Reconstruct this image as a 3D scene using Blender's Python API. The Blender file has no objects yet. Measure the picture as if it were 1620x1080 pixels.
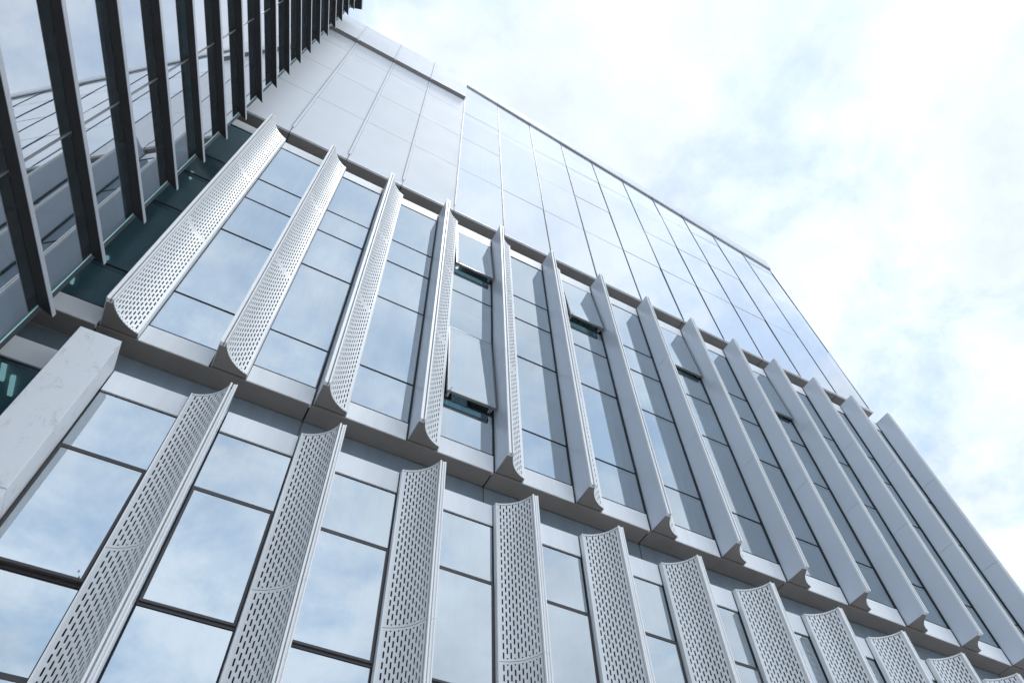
import bpy, math, random
from mathutils import Vector

random.seed(7)
sc = bpy.context.scene

# ------------------------------------------------------------------ units
U = 0.7            # one module of the facade survey = 0.7 m
EYE = 1.65         # height of the lens above the pavement
def Z(z): return z * U + EYE

# ------------------------------------------------------------------ camera
cam_d = bpy.data.cameras.new('camera')
cam = bpy.data.objects.new('camera', cam_d)
sc.collection.objects.link(cam)
cam.location = (0.0, -10.0 * U, EYE)
cam.rotation_euler = (2.562122, 0.030126, -0.493946)
cam_d.sensor_width = 36.0
cam_d.lens = 36.0 * 1127.803 / 1620.0
cam_d.clip_start = 0.05
cam_d.clip_end = 2000.0
sc.camera = cam

# ------------------------------------------------------------------ world
SUN_EL, SUN_AZ = math.radians(78), math.radians(130)     # azimuth from +Y towards +X
SKY_SEED = 31.7
SHADE_LOC = (9.1, 5.3, 2.7)
world = bpy.data.worlds.new('World')
sc.world = world
world.use_nodes = True
nt = world.node_tree
nt.nodes.clear()
def N(tree, typ, **kw):
    n = tree.nodes.new(typ)
    for k, v in kw.items():
        if k.startswith('i_'):
            n.inputs[k[2:].replace('_', ' ')].default_value = v
        else:
            setattr(n, k, v)
    return n
def L(tree, a, ao, b, bi): tree.links.new(a.outputs[ao], b.inputs[bi])
def math_node(tree, op, a=None, b=None, clamp=False):
    n = tree.nodes.new('ShaderNodeMath'); n.operation = op; n.use_clamp = clamp
    for i, v in enumerate((a, b)):
        if v is None: continue
        if isinstance(v, (int, float)): n.inputs[i].default_value = v
        else: tree.links.new(v, n.inputs[i])
    return n.outputs[0]

sky = N(nt, 'ShaderNodeTexSky', sky_type='NISHITA', sun_disc=False, sun_elevation=SUN_EL,
        sun_rotation=SUN_AZ, air_density=1.0, dust_density=0.3, ozone_density=0.4)
bg_sky = N(nt, 'ShaderNodeBackground'); bg_sky.inputs['Strength'].default_value = 0.14
wbal = N(nt, 'ShaderNodeVectorMath', operation='MULTIPLY'); wbal.inputs[1].default_value = (0.95, 1.04, 0.96)
L(nt, sky, 'Color', wbal, 0); L(nt, wbal, 'Vector', bg_sky, 'Color')
tc = N(nt, 'ShaderNodeTexCoord')
sep = N(nt, 'ShaderNodeSeparateXYZ'); L(nt, tc, 'Generated', sep, 'Vector')
zc = math_node(nt, 'ADD', math_node(nt, 'MAXIMUM', sep.outputs['Z'], 0.0), 0.22)
px = math_node(nt, 'DIVIDE', sep.outputs['X'], zc)
py = math_node(nt, 'DIVIDE', sep.outputs['Y'], zc)
cmb = N(nt, 'ShaderNodeCombineXYZ')
nt.links.new(px, cmb.inputs['X']); nt.links.new(py, cmb.inputs['Y']); cmb.inputs['Z'].default_value = SKY_SEED
nz = N(nt, 'ShaderNodeTexNoise', noise_dimensions='3D')
nz.inputs['Scale'].default_value = 4.6; nz.inputs['Detail'].default_value = 9.0
nz.inputs['Roughness'].default_value = 0.62; nz.inputs['Distortion'].default_value = 0.25
L(nt, cmb, 'Vector', nz, 'Vector')
nz2 = N(nt, 'ShaderNodeTexNoise', noise_dimensions='3D')
nz2.inputs['Scale'].default_value = 0.8; nz2.inputs['Detail'].default_value = 3.0
L(nt, cmb, 'Vector', nz2, 'Vector')
mixn = math_node(nt, 'ADD', math_node(nt, 'MULTIPLY', nz.outputs['Fac'], 0.62),
                 math_node(nt, 'MULTIPLY', nz2.outputs['Fac'], 0.38))
ramp = N(nt, 'ShaderNodeMapRange', clamp=True, interpolation_type='SMOOTHSTEP')
ramp.inputs['From Min'].default_value = 0.40; ramp.inputs['From Max'].default_value = 0.575
ramp.inputs['To Min'].default_value = 0.42; ramp.inputs['To Max'].default_value = 1.0
nt.links.new(mixn, ramp.inputs['Value'])
bg_cl = N(nt, 'ShaderNodeBackground')
bg_cl.inputs['Color'].default_value = (0.84, 0.925, 1.04, 1); bg_cl.inputs['Strength'].default_value = 0.85
sunv = (math.sin(SUN_AZ) * math.cos(SUN_EL), math.cos(SUN_AZ) * math.cos(SUN_EL), math.sin(SUN_EL))
dt = N(nt, 'ShaderNodeVectorMath', operation='DOT_PRODUCT'); dt.inputs[1].default_value = sunv
L(nt, tc, 'Generated', dt, 0)
glow = math_node(nt, 'POWER', math_node(nt, 'MAXIMUM', dt.outputs['Value'], 0.0), 3.0)
nz3 = N(nt, 'ShaderNodeTexNoise', noise_dimensions='3D')
nz3.inputs['Scale'].default_value = 1.25; nz3.inputs['Detail'].default_value = 8.0; nz3.inputs['Roughness'].default_value = 0.6
mp3 = N(nt, 'ShaderNodeMapping'); mp3.inputs['Location'].default_value = SHADE_LOC
L(nt, cmb, 'Vector', mp3, 'Vector'); L(nt, mp3, 'Vector', nz3, 'Vector')
shade = N(nt, 'ShaderNodeMapRange', clamp=True, interpolation_type='SMOOTHSTEP')
shade.inputs['From Min'].default_value = 0.36; shade.inputs['From Max'].default_value = 0.64
shade.inputs['To Min'].default_value = 0.54; shade.inputs['To Max'].default_value = 0.80
L(nt, nz3, 'Fac', shade, 'Value')
cl_str = math_node(nt, 'ADD', math_node(nt, 'MULTIPLY', glow, -0.04), shade.outputs['Result'])
nt.links.new(cl_str, bg_cl.inputs['Strength'])
mixw = N(nt, 'ShaderNodeMixShader')
L(nt, ramp, 'Result', mixw, 0); L(nt, bg_sky, 0, mixw, 1); L(nt, bg_cl, 0, mixw, 2)
outw = N(nt, 'ShaderNodeOutputWorld'); L(nt, mixw, 0, outw, 'Surface')

# ------------------------------------------------------------------ sun behind thin cloud
sun_d = bpy.data.lights.new('sun', 'SUN')
sun_d.energy = 1.5; sun_d.angle = math.radians(10); sun_d.color = (1.0, 0.965, 0.92)
sun = bpy.data.objects.new('sun', sun_d); sc.collection.objects.link(sun)
sd = Vector((math.sin(SUN_AZ) * math.cos(SUN_EL), math.cos(SUN_AZ) * math.cos(SUN_EL), math.sin(SUN_EL)))
sun.rotation_euler = (-sd).to_track_quat('-Z', 'Y').to_euler()
sun.location = (30, -40, 60)

sc.view_settings.view_transform = 'Standard'
sc.view_settings.look = 'None'
sc.view_settings.exposure = 0.80
sc.view_settings.gamma = 1.0
sc.view_settings.use_curve_mapping = False
sc.render.engine = 'CYCLES'
sc.cycles.max_bounces = 10
sc.cycles.transparent_max_bounces = 16
sc.cycles.sample_clamp_indirect = 6.0
sc.cycles.use_denoising = True

# ------------------------------------------------------------------ materials
def mat_base(name):
    m = bpy.data.materials.new(name); m.use_nodes = True
    t = m.node_tree; t.nodes.clear()
    out = t.nodes.new('ShaderNodeOutputMaterial')
    return m, t, out

def metal_paint(name, col, rough=0.35, metallic=0.0, grime=0.10, var=0.03, scale=1.6, streak=False, spec=0.5):
    """painted aluminium: tiny tone differences from piece to piece, rain-washed dirt"""
    m, t, out = mat_base(name)
    p = N(t, 'ShaderNodeBsdfPrincipled')
    p.inputs['Metallic'].default_value = metallic
    p.inputs['Specular IOR Level'].default_value = spec
    geo = N(t, 'ShaderNodeNewGeometry')
    mp = N(t, 'ShaderNodeMapping')
    mp.inputs['Scale'].default_value = (3.0, 3.0, 0.35) if streak else (1, 1, 1)
    L(t, geo, 'Position', mp, 'Vector')
    n1 = N(t, 'ShaderNodeTexNoise'); n1.inputs['Scale'].default_value = scale
    n1.inputs['Detail'].default_value = 6; n1.inputs['Roughness'].default_value = 0.62
    L(t, mp, 'Vector', n1, 'Vector')
    mr = N(t, 'ShaderNodeMapRange', clamp=True)
    mr.inputs['From Min'].default_value = 0.38; mr.inputs['From Max'].default_value = 0.78
    mr.inputs['To Min'].default_value = 1.0; mr.inputs['To Max'].default_value = 1.0 - grime
    L(t, n1, 'Fac', mr, 'Value')
    oi = N(t, 'ShaderNodeObjectInfo')
    rv = math_node(t, 'ADD', math_node(t, 'MULTIPLY', oi.outputs['Random'], 2 * var), 1.0 - var)
    f = math_node(t, 'MULTIPLY', mr.outputs['Result'], rv)
    mx = N(t, 'ShaderNodeVectorMath', operation='SCALE')
    mx.inputs[0].default_value = col[:3]
    t.links.new(f, mx.inputs['Scale'])
    L(t, mx, 'Vector', p, 'Base Color')
    rr = math_node(t, 'ADD', math_node(t, 'MULTIPLY', n1.outputs['Fac'], 0.16), rough - 0.08)
    t.links.new(rr, p.inputs['Roughness'])
    L(t, p, 0, out, 'Surface')
    return m

def glass_mat(name, tint, refl, f0=0.5, dust=0.10, wob=0.0007, dust_col=(0.55, 0.6, 0.66)):
    """coated solar-control glass: mirror-like outside, tinted see-through, rain-streaked dust"""
    m, t, out = mat_base(name)
    geo = N(t, 'ShaderNodeNewGeometry')
    nb = N(t, 'ShaderNodeTexNoise'); nb.inputs['Scale'].default_value = 0.9; nb.inputs['Detail'].default_value = 0.0
    L(t, geo, 'Position', nb, 'Vector')
    bp = N(t, 'ShaderNodeBump'); bp.inputs['Strength'].default_value = 1.0; bp.inputs['Distance'].default_value = wob
    L(t, nb, 'Fac', bp, 'Height')
    lw = N(t, 'ShaderNodeLayerWeight'); lw.inputs['Blend'].default_value = 0.5; L(t, bp, 'Normal', lw, 'Normal')
    sch = math_node(t, 'ADD', math_node(t, 'MULTIPLY', math_node(t, 'POWER', lw.outputs['Facing'], 5.0), 1.0 - f0), f0)
    front = math_node(t, 'SUBTRACT', 1.0, math_node(t, 'MULTIPLY', geo.outputs['Backfacing'], 0.93))
    fac_ = math_node(t, 'MULTIPLY', sch, front, clamp=True)
    gl = N(t, 'ShaderNodeBsdfGlossy'); gl.inputs['Color'].default_value = (*refl, 1); gl.inputs['Roughness'].default_value = 0.0
    L(t, bp, 'Normal', gl, 'Normal')
    tr = N(t, 'ShaderNodeBsdfTransparent'); tr.inputs['Color'].default_value = (*tint, 1)
    mix = N(t, 'ShaderNodeMixShader'); t.links.new(fac_, mix.inputs[0]); L(t, tr, 0, mix, 1); L(t, gl, 0, mix, 2)
    # dust in vertical runs
    mp = N(t, 'ShaderNodeMapping'); mp.inputs['Scale'].default_value = (14.0, 14.0, 0.45)
    L(t, geo, 'Position', mp, 'Vector')
    n2 = N(t, 'ShaderNodeTexNoise'); n2.inputs['Scale'].default_value = 1.0; n2.inputs['Detail'].default_value = 5
    L(t, mp, 'Vector', n2, 'Vector')
    n3 = N(t, 'ShaderNodeTexNoise'); n3.inputs['Scale'].default_value = 1.3; n3.inputs['Detail'].default_value = 3
    L(t, geo, 'Position', n3, 'Vector')
    mr = N(t, 'ShaderNodeMapRange', clamp=True)
    mr.inputs['From Min'].default_value = 0.42; mr.inputs['From Max'].default_value = 0.8
    mr.inputs['To Min'].default_value = 0.0; mr.inputs['To Max'].default_value = dust * 2.2
    L(t, n2, 'Fac', mr, 'Value')
    df = math_node(t, 'ADD', math_node(t, 'MULTIPLY', mr.outputs['Result'], n3.outputs['Fac']), dust * 0.2, clamp=True)
    dd = N(t, 'ShaderNodeBsdfDiffuse'); dd.inputs['Color'].default_value = (*dust_col, 1)
    mix2 = N(t, 'ShaderNodeMixShader'); t.links.new(df, mix2.inputs[0]); L(t, mix, 0, mix2, 1); L(t, dd, 0, mix2, 2)
    L(t, mix2, 0, out, 'Surface')
    return m

def stone_mat(name):
    m, t, out = mat_base(name)
    p = N(t, 'ShaderNodeBsdfPrincipled'); p.inputs['Roughness'].default_value = 0.5
    geo = N(t, 'ShaderNodeNewGeometry')
    mp = N(t, 'ShaderNodeMapping'); mp.inputs['Scale'].default_value = (4.2, 4.2, 2.4)
    L(t, geo, 'Position', mp, 'Vector')
    n = N(t, 'ShaderNodeTexNoise'); n.inputs['Scale'].default_value = 1.5; n.inputs['Detail'].default_value = 9
    n.inputs['Roughness'].default_value = 0.78; n.inputs['Distortion'].default_value = 0.35
    L(t, mp, 'Vector', n, 'Vector')
    cr = N(t, 'ShaderNodeValToRGB')
    e = cr.color_ramp.elements
    e[0].position = 0.0; e[0].color = (0.68, 0.71, 0.76, 1)
    e[1].position = 1.0; e[1].color = (0.30, 0.31, 0.33, 1)
    a = e.new(0.55); a.color = (0.66, 0.69, 0.74, 1)
    b = e.new(0.66); b.color = (0.47, 0.49, 0.52, 1)
    L(t, n, 'Fac', cr, 'Fac'); L(t, cr, 'Color', p, 'Base Color')
    L(t, p, 0, out, 'Surface')
    return m

def paving_mat(name):
    m, t, out = mat_base(name)
    p = N(t, 'ShaderNodeBsdfPrincipled'); p.inputs['Roughness'].default_value = 0.85
    geo = N(t, 'ShaderNodeNewGeometry')
    br = N(t, 'ShaderNodeTexBrick'); br.inputs['Scale'].default_value = 1.0
    br.inputs['Color1'].default_value = (0.50, 0.495, 0.49, 1); br.inputs['Color2'].default_value = (0.45, 0.445, 0.44, 1)
    br.inputs['Mortar'].default_value = (0.15, 0.15, 0.15, 1); br.inputs['Mortar Size'].default_value = 0.006
    L(t, geo, 'Position', br, 'Vector'); L(t, br, 'Color', p, 'Base Color')
    L(t, p, 0, out, 'Surface')
    return m

M = {}
M['panel'] = metal_paint('white_aluminium_panel', (0.82, 0.85, 0.89), 0.5, spec=0.25, grime=0.09, var=0.02, streak=True)
M['cladding'] = metal_paint('pale_cladding_panel', (0.74, 0.775, 0.83), 0.7, spec=0.12, grime=0.04, var=0.012, scale=0.9)
M['sheet'] = metal_paint('perforated_aluminium', (0.80, 0.825, 0.85), 0.5, metallic=0.12, spec=0.25, grime=0.15, var=0.05, streak=True)
M['trim'] = metal_paint('white_edge_trim', (0.84, 0.86, 0.88), 0.42, grime=0.10, var=0.02, streak=True)
M['side'] = metal_paint('silver_fin_paint', (0.62, 0.675, 0.76), 0.34, metallic=0.2, grime=0.03, var=0.02)
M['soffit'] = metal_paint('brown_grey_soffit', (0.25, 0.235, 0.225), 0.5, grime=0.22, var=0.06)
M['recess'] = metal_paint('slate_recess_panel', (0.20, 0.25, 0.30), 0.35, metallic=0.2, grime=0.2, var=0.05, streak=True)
M['frame'] = metal_paint('dark_bronze_frame', (0.045, 0.042, 0.045), 0.35, grime=0.2, var=0.1)
M['gasket'] = metal_paint('black_gasket', (0.014, 0.018, 0.025), 0.5, grime=0.1, var=0.05)
M['sash'] = metal_paint('grey_sash_aluminium', (0.20, 0.205, 0.21), 0.32, metallic=0.4, grime=0.1)
M['cap'] = metal_paint('mullion_cap_aluminium', (0.58, 0.62, 0.68), 0.5, metallic=0.1, spec=0.3, grime=0.08)
M['black'] = metal_paint('black_louvre_paint', (0.017, 0.018, 0.020), 0.42, grime=0.3, var=0.15, spec=0.35)
M['fascia'] = metal_paint('louvre_edge_metal', (0.36, 0.38, 0.42), 0.4, metallic=0.2, grime=0.2, streak=False)
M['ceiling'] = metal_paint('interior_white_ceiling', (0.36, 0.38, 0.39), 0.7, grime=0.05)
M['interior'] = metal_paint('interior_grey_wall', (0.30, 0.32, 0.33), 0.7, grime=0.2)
M['curtain'] = metal_paint('blue_grey_curtain', (0.36, 0.42, 0.47), 0.8, grime=0.2)
M['glass'] = glass_mat('facade_glass', (0.58, 0.78, 0.82), (0.90, 0.965, 1.0), f0=0.60, dust=0.035)
M['glass_up'] = glass_mat('curtain_wall_glass', (0.6, 0.68, 0.72), (0.96, 0.98, 1.0), f0=0.80, dust=0.03, dust_col=(0.75, 0.77, 0.8))
M['glass_wing'] = glass_mat('wing_glass', (0.55, 0.74, 0.78), (0.95, 0.97, 1.0), f0=0.58, dust=0.03)
M['mullion'] = metal_paint('slim_mullion_metal', (0.30, 0.33, 0.38), 0.5, metallic=0.1, spec=0.3, grime=0.08)
M['teal'] = metal_paint('dark_teal_spandrel_glass', (0.05, 0.15, 0.18), 0.15, grime=0.3)
M['glass_edge'] = metal_paint('green_glass_edge', (0.35, 0.62, 0.60), 0.2, grime=0.05)
M['stone'] = stone_mat('stained_white_stone')
M['ground'] = paving_mat('grey_paving')

# ------------------------------------------------------------------ builders
col = sc.collection
MESHES = {}
def link(name, data, parent=None, loc=(0, 0, 0), rot=(0, 0, 0)):
    o = bpy.data.objects.new(name, data)
    col.objects.link(o)
    if parent is not None: o.parent = parent
    o.location = loc; o.rotation_euler = rot
    return o
def empty(name, parent=None, loc=(0, 0, 0), rot=(0, 0, 0)):
    o = link(name, None, parent, loc, rot); o.empty_display_size = 0.3
    return o
def mesh_from(key, verts, faces, mats, face_mats=None, smooth=None):
    me = bpy.data.meshes.new(key)
    me.from_pydata(verts, [], faces)
    for m in (mats if isinstance(mats, (list, tuple)) else [mats]): me.materials.append(m)
    if face_mats:
        for p, i in zip(me.polygons, face_mats): p.material_index = i
    if smooth:
        for p, s in zip(me.polygons, smooth): p.use_smooth = s
    me.update()
    return me
def box_data(dx, dy, dz, mat, bev=0.0):
    """box centred on its origin, sizes in metres, edges eased by bev"""
    key = ('box', round(dx, 4), round(dy, 4), round(dz, 4), mat.name, round(bev, 4))
    if key in MESHES: return MESHES[key]
    x, y, z = dx / 2, dy / 2, dz / 2
    if bev <= 0:
        v = [(-x, -y, -z), (x, -y, -z), (x, y, -z), (-x, y, -z), (-x, -y, z), (x, -y, z), (x, y, z), (-x, y, z)]
        f = [(0, 1, 5, 4), (1, 2, 6, 5), (2, 3, 7, 6), (3, 0, 4, 7), (4, 5, 6, 7), (3, 2, 1, 0)]
    else:
        # front (-Y) edges chamfered, back left square
        b = bev
        v = [(-x + b, -y, -z + b), (x - b, -y, -z + b), (x - b, -y, z - b), (-x + b, -y, z - b),
             (-x, -y + b, -z), (x, -y + b, -z), (x, -y + b, z), (-x, -y + b, z),
             (-x, y, -z), (x, y, -z), (x, y, z), (-x, y, z)]
        f = [(0, 1, 2, 3), (0, 4, 5, 1), (1, 5, 6, 2), (2, 6, 7, 3), (3, 7, 4, 0),
             (4, 8, 9, 5), (5, 9, 10, 6), (6, 10, 11, 7), (7, 11, 8, 4), (11, 10, 9, 8)]
    me = mesh_from('box', v, f, mat)
    MESHES[key] = me
    return me
def boxw(name, parent, x0, x1, y0, y1, z0, z1, mat, bev=0.0, origin=(0, 0, 0), tilt=0.0):
    """box in survey modules (x,y,z ranges) placed relative to parent's origin (also modules)"""
    d = box_data((x1 - x0) * U, (y1 - y0) * U, (z1 - z0) * U, mat, bev * U)
    c = (((x0 + x1) / 2 - origin[0]) * U, ((y0 + y1) / 2 - origin[1]) * U, ((z0 + z1) / 2 - origin[2]) * U)
    r = (random.uniform(-tilt, tilt), 0, random.uniform(-tilt, tilt)) if tilt else (0, 0, 0)
    return link(name, d, parent, c, r)
def prism(name, parent, poly, y0, y1, mat, origin=(0, 0, 0)):
    """polygon in X-Z (modules, counter-clockwise seen from -Y) given thickness in Y"""
    ox, oy, oz = origin
    n = len(poly)
    v = [((x - ox) * U, (y0 - oy) * U, (z - oz) * U) for x, z in poly] + [((x - ox) * U, (y1 - oy) * U, (z - oz) * U) for x, z in poly]
    f = [tuple(range(n)), tuple(range(2 * n - 1, n - 1, -1))] + [(i + n, (i + 1) % n + n, (i + 1) % n, i) for i in range(n)]
    return link(name, mesh_from(name, v, f, mat), parent)
def ring_data(w, h, t, d, mat):
    """rectangular frame hanging from its top edge: width w, height h, bar t, depth d (metres); origin top centre, front at y=0"""
    key = ('ring', round(w, 4), round(h, 4), round(t, 4), round(d, 4), mat.name)
    if key in MESHES: return MESHES[key]
    o = [(-w / 2, -h), (w / 2, -h), (w / 2, 0), (-w / 2, 0)]
    i = [(-w / 2 + t, -h + t), (w / 2 - t, -h + t), (w / 2 - t, -t), (-w / 2 + t, -t)]
    v = [(x, 0, z) for x, z in o] + [(x, 0, z) for x, z in i] + [(x, d, z) for x, z in o] + [(x, d, z) for x, z in i]
    f = []
    for k in range(4):
        j = (k + 1) % 4
        f += [(k, j, j + 4, k + 4), (k + 12, j + 12, j + 8, k + 8), (k + 8, j + 8, j, k), (k + 4, j + 4, j + 12, k + 12)]
    me = mesh_from('ring', v, f, mat); MESHES[key] = me
    return me

# ------------------------------------------------------------------ ground
g = link('ground', mesh_from('ground', [(-600, -600, 0), (600, -600, 0), (600, 600, 0), (-600, 600, 0)], [(0, 1, 2, 3)], M['ground']))
g['kind'] = 'structure'

# ------------------------------------------------------------------ survey numbers (modules)
W = 2.152                      # fin spacing
X0 = -3.254                    # left edge of the first upper fin
NF = 14                        # upper fins
ZB, ZT = 11.904, 24.19         # upper tier bottom and top
ZL = 10.868                    # top of lower tier
XL, NL = -1.145, 12            # lower fins
FD = 0.69                      # fin depth
XR = X0 + (NF - 1) * W + 0.71  # right end of the tiers
XW = -11.0                     # facade runs on behind the wing
CY = 0.08                      # curtain wall plane
ZC = 25.48                     # underside of the curtain wall
VX = [-2.654 + W * i for i in range(-4, 14)]      # mullions; VX[4] is the first one in view
VX[-1] = 25.22
ROWS = [ZC, 30.24, 34.56, 38.87]
ZCOR, ZCT = 41.23, 45.03
def par_bot(x): return 44.02 - 0.228 * (x - 5.94)
GROUND = -EYE / U

# ================================================================== OFFICE BUILDING
OB = empty('office_building', None, (0, 0, 0))
OB['label'] = 'pale office block with perforated vertical fins, blue glass strips and white curtain wall above'
OB['category'] = 'building'; OB['kind'] = 'thing'
BO = (0, 0, GROUND)            # building origin in modules
def bb(name, x0, x1, y0, y1, z0, z1, mat, bev=0.0, tilt=0.0, parent=None):
    return boxw(name, parent or OB, x0, x1, y0, y1, z0, z1, mat, bev, BO, tilt)

# --- carcass: slabs, back wall, end wall
for z0, z1, y0, y1, x1 in ((17.85, 18.55, 0.16, 7.0, XR - .1), (4.1, 4.7, 0.16, 7.0, XR - .1),
                           (31.9, 32.4, CY + .14, 7.0, 25.1), (38.0, 38.5, CY + .14, 7.0, 25.1)):
    bb('floor_slab', XW, x1, y0, y1, z0, z1, M['ceiling'])
bb('floor_slab', XW, XR - .12, 0.52, 7.0, 11.0, 11.86, M['ceiling'])
bb('floor_slab', XW, XR - .12, 0.13, 7.0, 23.7, 24.14, M['ceiling'])
bb('back_wall', XW, XR, 7.0, 7.2, GROUND, 38.5, M['interior'])
bb('end_wall', XR - .10, XR, 0.16, 7.0, GROUND, ZT, M['panel'])
bb('end_wall', 25.10, 25.21, CY + .14, 7.0, ZC + .06, 38.5, M['panel'])
for x in (3.4, 9.85, 16.3):
    bb('partition_wall', x, x + .15, 1.2, 7.0, GROUND, 37.9, M['interior'])
bb('plinth_wall', XW, XR, -0.02, 0.3, GROUND, 1.6, M['stone'])

# --- soffit of the upper tier, panels two bays long, and the recessed band under it
sx = [XW] + [X0 - 0.05 + 2 * k * W for k in range(0, 7)] + [XR]
for a, b in zip(sx[:-1], sx[1:]):
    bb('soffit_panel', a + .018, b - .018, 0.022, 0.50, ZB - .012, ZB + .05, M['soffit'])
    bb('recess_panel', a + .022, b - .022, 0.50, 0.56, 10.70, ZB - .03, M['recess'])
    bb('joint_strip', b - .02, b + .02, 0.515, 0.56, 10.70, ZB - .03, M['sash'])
bb('joint_backing', XW, XR - .12, 0.06, 0.515, ZB + .05, ZB + .10, M['gasket'])
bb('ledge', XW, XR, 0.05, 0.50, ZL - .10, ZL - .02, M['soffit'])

# --- slot between the tiers: soffit of the curtain wall and the recessed band
for k in range(0, len(VX) - 1, 2):
    a = VX[k]
    b = VX[k + 2] if k + 2 < len(VX) - 1 else 25.50
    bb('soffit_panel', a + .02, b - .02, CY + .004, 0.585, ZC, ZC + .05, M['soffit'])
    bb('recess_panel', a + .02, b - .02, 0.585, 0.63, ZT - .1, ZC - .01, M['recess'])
bb('joint_backing', XW, 25.4, CY + .09, 0.60, ZC + .055, ZC + .09, M['gasket'])
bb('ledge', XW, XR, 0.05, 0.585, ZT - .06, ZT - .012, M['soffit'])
bb('floor_slab', XW, 25.1, 0.64, 7.0, ZT + .1, ZC + .3, M['ceiling'])

# --- fins -----------------------------------------------------------
ARC = [(0.126, -0.672), (0.139, -0.597), (0.189, -0.507), (0.280, -0.378), (0.392, -0.258), (0.542, -0.171), (0.690, -0.118)]
def arc_point():
    # circle through three surveyed points of the hollow
    (ax, ay), (bx, by), (cx, cy) = (0.134, -0.640), (0.300, -0.352), (0.690, -0.118)
    d = 2 * (ax * (by - cy) + bx * (cy - ay) + cx * (ay - by))
    ux = ((ax**2 + ay**2) * (by - cy) + (bx**2 + by**2) * (cy - ay) + (cx**2 + cy**2) * (ay - by)) / d
    uy = ((ax**2 + ay**2) * (cx - bx) + (bx**2 + by**2) * (ax - cx) + (cx**2 + cy**2) * (bx - ax)) / d
    r = math.hypot(ax - ux, ay - uy)
    t0 = math.atan2(ay - uy, ax - ux); t1 = math.atan2(cy - uy, cx - ux)
    while t1 - t0 > math.pi: t1 -= 2 * math.pi
    while t1 - t0 < -math.pi: t1 += 2 * math.pi
    return (lambda s: (ux + r * math.cos(t0 + (t1 - t0) * s), uy + r * math.sin(t0 + (t1 - t0) * s))), abs(t1 - t0) * r
arc, ARCL = arc_point()
PITCH, NC = 0.1812, 11
CW = ARCL / (NC + 1.15)                     # column width
S_EDGES = [0.0] + [(0.45 * CW + k * CW) / ARCL for k in range(NC + 1)] + [1.0]

def perforated_data(height, mirror):
    """curved sheet with rows of staggered slots cut right through it; origin at the sheet's foot"""
    key = ('perf', round(height, 3), mirror)
    if key in MESHES: return MESHES[key]
    V, F, SM = [], [], []
    sx_ = -1 if mirror else 1
    def P(s, z, off=0.0):
        x, y = arc(s)
        if off:
            x2, y2 = arc(min(s + .002, 1)); x1, y1 = arc(max(s - .002, 0))
            tx, ty = x2 - x1, y2 - y1; l = math.hypot(tx, ty)
            nx, ny = -ty / l, tx / l                      # away from the hollow
            if nx * (0.0 - x) + ny * (0.0 - y) < 0: nx, ny = -nx, -ny
            x += nx * off; y += ny * off
        return (sx_ * x * U, y * U, z * U)
    def lerp(a, b, t): return tuple(a[i] + (b[i] - a[i]) * t for i in range(3))
    def face(pts, smooth=True):
        i0 = len(V); V.extend(pts); idx = list(range(i0, i0 + len(pts)))
        F.append(idx if not mirror else idx[::-1]); SM.append(smooth)
    # vertices are shared only inside a column grid for smooth shading: use a dictionary
    cache = {}
    def vid(p):
        k = (round(p[0], 5), round(p[1], 5), round(p[2], 5))
        if k not in cache: cache[k] = len(V); V.append(p)
        return cache[k]
    def sface(pts):
        idx = [vid(p) for p in pts]
        F.append(idx if not mirror else idx[::-1]); SM.append(True)
    nrow = int((height - 0.02) / PITCH)
    e = (height - nrow * PITCH) / 2
    th = 0.007
    def cell(s0, s1, z0, z1, hl):
        """one pierced cell; hl = half length of slot"""
        zc_ = (z0 + z1) / 2
        w2 = 0.205                                            # half width as a share of the column
        a0, a1 = 0.5 - w2, 0.5 + w2; q0, q1 = 0.5 - w2 * .45, 0.5 + w2 * .45
        cap = min(0.011, hl * .6)
        def G(u, z): return lerp(P(s0, z), P(s1, z), u)
        def B(u, z): return lerp(P(s0, z, th), P(s1, z, th), u)
        slot = [(a0, zc_ - hl + cap), (q0, zc_ - hl), (q1, zc_ - hl), (a1, zc_ - hl + cap),
                (a1, zc_ + hl - cap), (q1, zc_ + hl), (q0, zc_ + hl), (a0, zc_ + hl - cap)]
        BL, BR, TR, TL = (0, z0), (1, z0), (1, z1), (0, z1)
        g_ = lambda l: [G(*p) for p in l]
        sface(g_([BL, slot[0], slot[7], TL])[::-1])
        sface(g_([BR, TR, slot[4], slot[3]])[::-1])
        sface(g_([BL, BR, slot[3], slot[2], slot[1], slot[0]])[::-1])
        sface(g_([TR, TL, slot[7], slot[6], slot[5], slot[4]])[::-1])
        for k in range(8):
            p, q = slot[k], slot[(k + 1) % 8]
            face([G(*p), G(*q), B(*q), B(*p)][::-1], False)
    def plain(s0, s1, z0, z1):
        n = max(1, int((z1 - z0) / (PITCH * 1.0)))
        sface([P(s0, z0), P(s0, z1), P(s1, z1), P(s1, z0)])
    for c in range(-1, NC + 1):
        s0, s1 = S_EDGES[c + 1], S_EDGES[c + 2]
        if c in (-1, NC):
            plain(s0, s1, 0, height); continue
        if c % 2 == 0:
            plain(s0, s1, 0, e)
            for r in range(nrow): cell(s0, s1, e + r * PITCH, e + (r + 1) * PITCH, 0.0625)
            plain(s0, s1, e + nrow * PITCH, height)
        else:
            h = PITCH / 2
            cell(s0, s1, 0, e + h, 0.016)
            for r in range(nrow - 1): cell(s0, s1, e + h + r * PITCH, e + h + (r + 1) * PITCH, 0.0625)
            cell(s0, s1, e + h + (nrow - 1) * PITCH, height, 0.016)
    me = mesh_from('perforated_sheet', V, F, M['sheet'], None, SM)
    MESHES[key] = me
    return me

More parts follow.
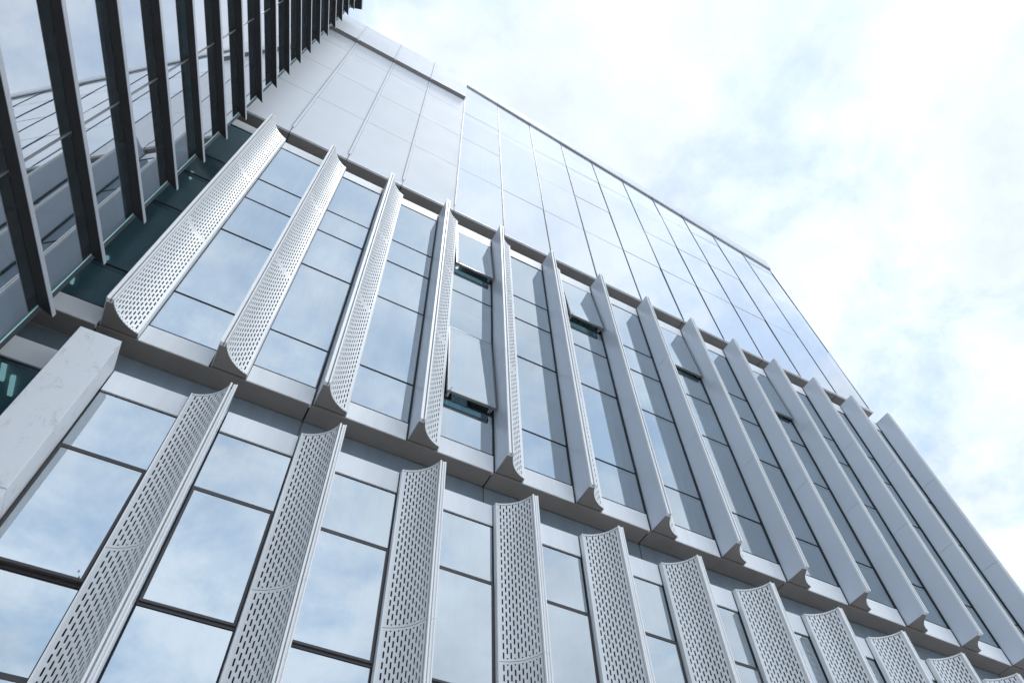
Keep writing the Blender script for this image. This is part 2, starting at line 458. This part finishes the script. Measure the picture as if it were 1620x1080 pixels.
def extrude_data(key, pts, h, mat, mirror=False, closed=True):
    """profile in X-Y (modules) extruded up by h modules"""
    if key in MESHES: return MESHES[key]
    s = -1 if mirror else 1
    n = len(pts)
    v = [(s * x * U, y * U, 0) for x, y in pts] + [(s * x * U, y * U, h * U) for x, y in pts]
    f = [(i, (i + 1) % n, (i + 1) % n + n, i + n) for i in range(n if closed else n - 1)]
    if closed: f += [tuple(range(n))[::-1], tuple(range(n, 2 * n))]
    if mirror: f = [t[::-1] for t in f]
    me = mesh_from(str(key[0]), v, f, mat); MESHES[key] = me
    return me

TIP = [(0.0, -0.655), (0.0, -0.70), (0.022, -0.70), (0.026, -0.682), (0.068, -0.682), (0.070, -0.60), (0.094, -0.60),
       (0.096, -0.70), (0.128, -0.70), (0.130, -0.66), (0.118, -0.59), (0.012, -0.59)]
def cap_profile():
    pts = [(0.006, 0.0), (0.006, -0.66), (0.020, -0.665), (0.122, -0.665)]
    pts += [arc(s / 12) for s in range(0, 13)]
    pts += [(0.704, -0.115), (0.704, 0.0)]
    return pts

def make_fin(x, zb, segs, mirror):
    """segs: heights where sheets meet. x = module of the fin's flat side"""
    f = empty('fin', OB, (x * U + random.uniform(-.003, .003), 0, (zb - GROUND) * U), (0, 0, random.uniform(-.004, .004)))
    ht = segs[-1] - zb
    s = -1 if mirror else 1
    prev = zb
    for z in segs:
        h = z - prev
        link('perforated_sheet', perforated_data(h - 0.008, mirror), f, (0, 0, (prev - zb + .004) * U))
        d = extrude_data(('side_panel', round(h, 3), mirror), [(0, 0.0), (0, -0.652), (0.012, -0.652), (0.012, 0.0)], h - 0.008, M['side'], mirror)
        link('side_panel', d, f, (0, 0, (prev - zb + .004) * U))
        prev = z
    tb = zb
    for z in segs:
        link('tip_trim', extrude_data(('tip_trim', round(z - tb, 3), mirror), TIP, z - tb - .006, M['trim'], mirror), f, (0, 0, (tb - zb + .003) * U))
        tb = z
    lip = [(0.690, -0.118), (0.712, -0.124), (0.716, 0.0), (0.704, 0.0), (0.704, -0.112)]
    link('edge_lip', extrude_data(('edge_lip', round(ht, 3), mirror), lip, ht, M['sheet'], mirror), f)
    link('slot_shade_plate', extrude_data(('slot_shade_plate', round(ht, 3), mirror), [(0.0135, -0.012), (0.0135, -0.640), (0.020, -0.640), (0.020, -0.012)], ht - .04, M['gasket'], mirror), f, (0, 0, .02 * U))  # added black plate, stands in for the shade seen through the slots
    cm = M['soffit']
    link('end_cap', extrude_data(('end_cap', mirror), cap_profile(), 0.02, cm, mirror), f, (0, 0, 0.012 * U))
    link('end_cap', extrude_data(('end_cap', mirror), cap_profile(), 0.02, cm, mirror), f, (0, 0, (ht - .06) * U))
    link('back_plate', extrude_data(('back_plate', round(ht, 3), mirror), [(0.014, -0.006), (0.70, -0.006), (0.70, 0.0), (0.014, 0.0)], ht - .02, M['gasket'], mirror), f, (0, 0, .01 * U))
    return f

for i in range(NF):
    make_fin(X0 + i * W, ZB + 0.016, [16.04, 20.12, ZT - 0.004], False)
for i in range(NL):
    make_fin(XL + i * W + 0.704, 1.62, [3.53, 7.20, ZL], True)

# --- windows ----------------------------------------------------------
def window(x0, x1, z0, z1, mat, frame_mat, bar, yf, depth=0.09, open_by=0.0, gl_in=0.012, label=None, tilt=0.0026, pname='window'):
    """frame hung at its top edge, one pane inside; open_by = how far the foot swings out (modules)"""
    w, h = (x1 - x0) * U, (z1 - z0) * U
    ang = math.asin(open_by / (z1 - z0)) if open_by else 0.0
    o = link(pname, ring_data(w, h, bar * U, depth * U, frame_mat), OB,
             ((x0 + x1) / 2 * U, yf * U, (z1 - GROUND) * U), (-ang, 0, 0))
    pw, ph = w - 2 * bar * U * 0.999, h - 2 * bar * U * 0.999
    p = link('pane', box_data(pw, 0.014, ph, mat), o, (0, (gl_in * U) + .008, -h / 2),
             (random.uniform(-tilt, tilt), 0, random.uniform(-tilt, tilt)))
    if label: o['label'] = label
    if open_by:
        # scissor stays at both jambs
        for sgn in (-1, 1):
            for k in range(2):
                b = box_data(0.016, 0.02 + abs(open_by) * U * 1.15, 0.012, M['cap'])
                st = link('stay_arm', b, o, (sgn * (w / 2 - .05 - .03 * k), open_by * U * .5, -h + .05 + .05 * k), (ang + .25 * (1 - 2 * k), 0, 0))
    return o

UP_ROWS = [(12.470, 13.871), (13.889, 17.156), (17.174, 19.311), (19.329, 20.751), (20.769, 23.615)]
OPEN = {(3, 4): 0.20, (3, 1): 0.24, (5, 4): 0.22, (7, 4): 0.12, (9, 4): 0.10}
for b in range(-3, NF - 1):
    xa, xb = X0 + b * W + 0.725, X0 + (b + 1) * W - 0.045
    bb('spandrel_panel', xa, xb + .02, 0.0, 0.10, ZB + .004, 12.445, M['panel'], 0.006)
    bb('spandrel_panel', xa, xb + .02, 0.0, 0.10, 23.645, ZT - .004, M['panel'], 0.006)
    bb('jamb', xb + .004, xb + .041, -0.012, 0.12, ZB + .004, ZT - .006, M['gasket'])
    for r, (za, zb_) in enumerate(UP_ROWS):
        op = OPEN.get((b, r), 0.0)
        if op:
            window(xa + .02, xb - .01, za, zb_, M['glass'], M['sash'], 0.035, -0.012, 0.07, op, 0.004,
                   'top-hung window swung open at its foot')
            bb('window_reveal', xa, xa + .03, 0.07, 0.22, za, zb_, M['frame'])
            bb('window_reveal', xb - .03, xb, 0.07, 0.22, za, zb_, M['frame'])
            bb('window_sill', xa, xb, 0.03, 0.24, za - .028, za + .03, M['sash'])
        else:
            window(xa, xb, za, zb_, M['glass'], M['gasket'], 0.006, 0.004, 0.05)
        if r: bb('transom', xa, xb, 0.045, 0.13, za - .022, za + .004, M['gasket'])
LOW_ROWS = [(1.70, 2.9), (2.94, 5.19), (5.23, 6.56), (6.60, 8.84), (8.885, 10.27)]
for b in range(-4, NL):
    xa, xb = XL + (b - 1) * W + 0.728, XL + b * W - 0.03
    if b == 0: xa = -2.525
    if b == -1: xb = -3.275
    bb('spandrel_panel', xa, xb, 0.0, 0.10, 10.305, ZL, M['panel'], 0.006)
    bb('jamb', xb + .002, xb + .028, -0.01, 0.12, 1.66, ZL - .02, M['gasket'])
    for r, (za, zb_) in enumerate(LOW_ROWS):
        if r in (1, 3):
            lab = None; op = 0.0
            if b == 0 and r == 3: op, lab = 0.06, 'bronze framed window standing slightly open at its foot'
            window(xa + .006, xb - .004, za, zb_, M['glass'], M['frame'], 0.042, -0.030, 0.08, op, 0.010, lab)
        else:
            window(xa, xb, za, zb_, M['glass'], M['gasket'], 0.010, 0.004, 0.05)
        if r: bb('transom', xa, xb, 0.0, 0.13, za - .050, za + .006, M['frame'])

# lit ceiling strips on the left; those by open windows added as fill light
lm, lt, lo = mat_base('ceiling_and_fill_strip')
le = N(lt, 'ShaderNodeEmission'); le.inputs['Color'].default_value = (0.85, 1.0, 0.98, 1); le.inputs['Strength'].default_value = 0.7
L(lt, le, 0, lo, 'Surface')
for x, y, z, ln in ((-4.34, 0.75, 10.94, .5), (-4.16, 1.05, 10.94, .5), (-5.6, 1.4, 10.94, .5), (-5.8, 3.7, 17.79, .22),
                    (-5.1, 2.6, 17.79, .12), (-4.92, 2.2, 23.64, .3), (4.6, 1.3, 23.62, .4), (9.0, 1.3, 23.62, .4)):
    bb('ceiling_and_fill_light', x - .04, x + .04, y, y + ln, z, z + .05, lm)
# some curtains behind the glass
def drape(x0, x1, z0, z1, y=0.42):
    n = 22; V = []; F = []
    for k in range(n + 1):
        x = (x0 + (x1 - x0) * k / n) * U
        yy = (y + 0.035 * math.sin(k * 1.9) + 0.02 * math.sin(k * .7)) * U
        V += [(x, yy, (z0 - GROUND) * U), (x, yy, (z1 - GROUND) * U)]
    for k in range(n): F.append((2 * k, 2 * k + 2, 2 * k + 3, 2 * k + 1))
    o = link('curtain', mesh_from('curtain', V, F, M['curtain'], None, [True] * n), OB)
for b, a, c, z0, z1 in ((3, .3, .62, 12.6, 17.6), (4, .0, .5, 12.6, 17.6), (5, .45, 1.0, 12.6, 17.6), (6, .55, 1., 12.6, 17.6), (8, .2, .8, 12.6, 17.6)):
    xa, xb = X0 + b * W + 0.725, X0 + (b + 1) * W - 0.045
    drape(xa + (xb - xa) * a, xa + (xb - xa) * c, z0, z1)

# --- curtain wall above: solid panels on the left, glass on the right --------
for k in range(len(VX) - 1):
    a, b = VX[k], VX[k + 1]
    glazed = a > 3.2
    for r, z0 in enumerate(ROWS):
        if r < 3: top = [(b, ROWS[r + 1]), (a, ROWS[r + 1])]
        elif glazed: top = [(b, par_bot(b) + .4), (a, par_bot(a) + .4)]
        else: top = [(b, ZCOR + .3), (a, ZCOR + .3)]
        gap = 0.016
        zb_ = z0 + (0.06 if r == 0 else gap)
        if glazed:
            poly = [(a + .036, zb_), (b - .036, zb_), (b - .036, top[0][1] - gap), (a + .036, top[1][1] - gap)]
            cx_, cz_ = (a + b) / 2, z0
            p = prism('curtain_pane', OB, [(x - cx_, z - cz_) for x, z in poly], 0.0, 0.02, M['glass_up'])
            p.location = (cx_ * U, CY * U, (cz_ - GROUND) * U)
            p.rotation_euler = (random.uniform(-.003, .003), 0, random.uniform(-.003, .003))
        else:
            bb('cladding_panel', a + .012, b - .012, CY, CY + .08, zb_, top[0][1] - gap, M['cladding'], 0.005)
        if r and glazed: bb('transom', a + .03, b - .03, CY + .022, CY + .12, z0 - .03, z0 + .03, M['mullion'])
    if not glazed: bb('wall_backing', a, b, CY + .085, CY + .12, ZC + .1, ZCOR + 3.4, M['gasket'])
for k, x in enumerate(VX):
    top = ZCOR if x < 3.82 else par_bot(x) - .01
    if x < 3.2:
        bb('mullion_cap', x - .050, x + .050, CY - .026, CY - .002, 25.97, top, M['cladding'], 0.008)
        bb('mullion_joint', x + .056, x + .066, CY - .004, CY + .01, 25.97, top, M['gasket'])
        bb('mullion_joint', x - .066, x - .056, CY - .004, CY + .01, 25.97, top, M['gasket'])
    else:
        bb('mullion_cap', x - .014, x + .018, CY - .024, CY + .06, 25.97, top, M['mullion'], 0.006)
        bb('mullion_joint', x - .034, x - .016, CY - .012, CY + .06, 25.6, top, M['gasket'])
        bb('mullion_joint', x + .020, x + .034, CY - .010, CY + .06, 25.6, top, M['mullion'])
# bottom trim lines of the curtain wall joints
for x in VX[4:]:
    bb('mullion_joint', x - .012, x + .012, CY - .006, CY + .03, ZC + .002, 25.96, M['gasket'])

for k in range(len(VX) - 1):
    bb('base_trim', VX[k] + .012, (VX[k + 1] if k < len(VX) - 2 else 25.49) - .012, CY - .002, CY + .075, ZC - .004, ZC + .052, M['panel'])
# --- cornice on the left, sloping parapet on the right -------------------------
CN = empty('cornice', OB, (0, 0, 0))
CF = -0.132
for k in range(len(VX) - 1):
    a, b = VX[k], min(VX[k + 1], 3.766)
    if a > 3.2: break
    bb('cornice_panel', a + .058, b - .0 if b >= 3.75 else b - .058, CF, CF + .06, ZCOR + .03, ZCT, M['cladding'], 0.006, parent=CN)
    bb('cornice_soffit', a + .02, b - .004, CF + .004, CY - .002, ZCOR, ZCOR + .028, M['soffit'], parent=CN)
for x in VX[:7]:
    bb('cap_strip', x - .052, x + .052, CF - .03, CF + .05, ZCOR - .03, ZCT + .05, M['cladding'], 0.008, parent=CN)
bb('cornice_return', 3.706, 3.766, CF + .062, CY + .2, ZCOR + .03, ZCT, M['cladding'], parent=CN)
bb('cornice_top', XW, 3.766, CF + .03, CY + .6, ZCT + .001, ZCT + .05, M['cladding'], parent=CN)
PA = empty('parapet', OB, (0, 0, 0))
for k in range(len(VX) - 1):
    a, b = VX[k], VX[k + 1]
    if a < 3.2: continue
    if b > 25.2: b = 25.31
    a_ = max(a, 3.775)
    poly = [(a_ + .006, par_bot(a_)), (b - .006, par_bot(b)), (b - .006, par_bot(b) + 1.05), (a_ + .006, par_bot(a_) + 1.05)]
    prism('fascia_panel', PA, poly, CY - .10, CY - .03, M['cladding'], BO)
    poly2 = [(a_ + .006, par_bot(a_) + .04), (b - .006, par_bot(b) + .04), (b - .006, par_bot(b) + .09), (a_ + .006, par_bot(a_) + .09)]
    prism('fascia_soffit', PA, poly2, CY - .028, CY + .10, M['sash'], BO)
    poly3 = [(a_, par_bot(a_) + .95), (b, par_bot(b) + .95), (b, par_bot(b) + .99), (a_, par_bot(a_) + .99)]
    prism('coping', PA, poly3, CY - .025, CY + .7, M['panel'], BO)

# ================================================================== STONE PILLAR
PI = empty('stone_pillar', None, (-2.9 * U, -0.35 * U, 0))
PI['label'] = 'thick white stone-clad pillar with grey stains below the first fin'
PI['category'] = 'pillar'; PI['kind'] = 'thing'
def pl(name, x0, x1, y0, y1, z0, z1, mat, bev=0.0):
    return boxw(name, PI, x0, x1, y0, y1, z0, z1, mat, bev, (-2.9, -0.35, GROUND))
for z0, z1 in ((GROUND + .01, 0.0), (0.012, 3.6), (3.612, 7.20), (7.212, 10.868)):
    pl('cladding_panel', -3.250, -2.545, -0.710, -0.66, z0, z1, M['stone'], 0.006)
    pl('side_panel', -2.585, -2.546, -0.659, -0.004, z0, z1, M['stone'])
    pl('side_panel', -3.249, -3.21, -0.659, -0.004, z0, z1, M['stone'])
pl('core', -3.205, -2.59, -0.655, -0.004, GROUND + .01, 10.85, M['gasket'])

# ================================================================== LOUVRED WING
TH = -1.899
WX, WY = -3.457, -1.30
WG = empty('louvred_wing', None, (WX * U, WY * U, 0), (0, 0, TH))
WG['label'] = 'dark glass wing with stacked black louvres joining the facade at a corner'
WG['category'] = 'building wing'; WG['kind'] = 'thing'
WO = (0, 0, GROUND)
def wb(name, x0, x1, y0, y1, z0, z1, mat, bev=0.0, parent=None, tilt=0.0):
    return boxw(name, parent or WG, x0, x1, y0, y1, z0, z1, mat, bev, WO, tilt)
GY = -0.185            # glass plane behind the louvre tips (local +Y faces the street)
GS = 0.177                 # where the glass ends
DZ = 1.855
ZA = 10.262 - 0.115
LEN = 42.0
def louvre_data():
    if 'louvre' in MESHES: return MESHES['louvre']
    p = [(0.0, 0.0), (GS, GY), (LEN, GY), (LEN, 0.0)]
    a = 0.012
    v = [((x) * U, (y - (a if y == 0 else 0)) * U, 0) for x, y in p] + [(x * U, (y - (a if y == 0 else 0)) * U, 0.10 * U) for x, y in p]
    f = [(3, 2, 1, 0)[::-1], (4, 5, 6, 7)[::-1], (0, 1, 5, 4), (1, 2, 6, 5), (2, 3, 7, 6), (3, 0, 4, 7)]
    MESHES['louvre'] = mesh_from('louvre', v, f, M['black'])
    return MESHES['louvre']
SPL = [GS + .02, 2.46, 4.75, 7.04, 9.33, 20.0, 31.0, 41.9]
for i in range(-5, 18):
    z = ZA + i * DZ
    lv = link('louvre', louvre_data(), WG, (0, 0, (z - GROUND) * U))
    wbp = boxw('front_edge', lv, 0.0, LEN, -0.0118, 0.0, -0.006, 0.104, M['fascia'])
    for a, b in zip(SPL[:-1], SPL[1:]):
        gp = wb('glass_pane', a + .016, b - .016, GY - .03, GY - .004, z + .104, z + DZ - .004, M['glass_wing'], tilt=0.0008)
    wb('glass_edge', GS, GS + .03, GY - .03, GY - .003, z + .104, z + DZ - .004, M['glass_edge'])
for s in SPL[1:]:
    wb('mullion', s - .015, s + .015, GY - .05, GY + .012, ZA - 5 * DZ, ZA + 18 * DZ, M['sash'])
ztop = ZA + 18 * DZ
wb('corner_post', GS - .10, GS - .004, GY - .22, GY - .01, GROUND + .01, ztop, M['gasket'])
wb('end_wall', GS - .10, GS + .0, -7.0, GY - .23, GROUND + .01, ztop, M['teal'])
wb('back_wall', GS, LEN, -7.1, -7.0, GROUND + .01, ztop, M['interior'])
for z in (5.0, 9.2, 13.4, 17.6, 21.8, 26., 30.2, 34.4, 38.6, 42.8):
    wb('floor_slab', GS + .02, LEN, -6.9, GY - .12, z, z + .45, M['interior'])
wb('roof_cap', -0.25, LEN, -7.1, 0.14, ztop + .002, ztop + .32, M['black'])
wb('roof_edge', -0.25, LEN, 0.142, 0.16, ztop - .02, ztop + .34, M['fascia'])
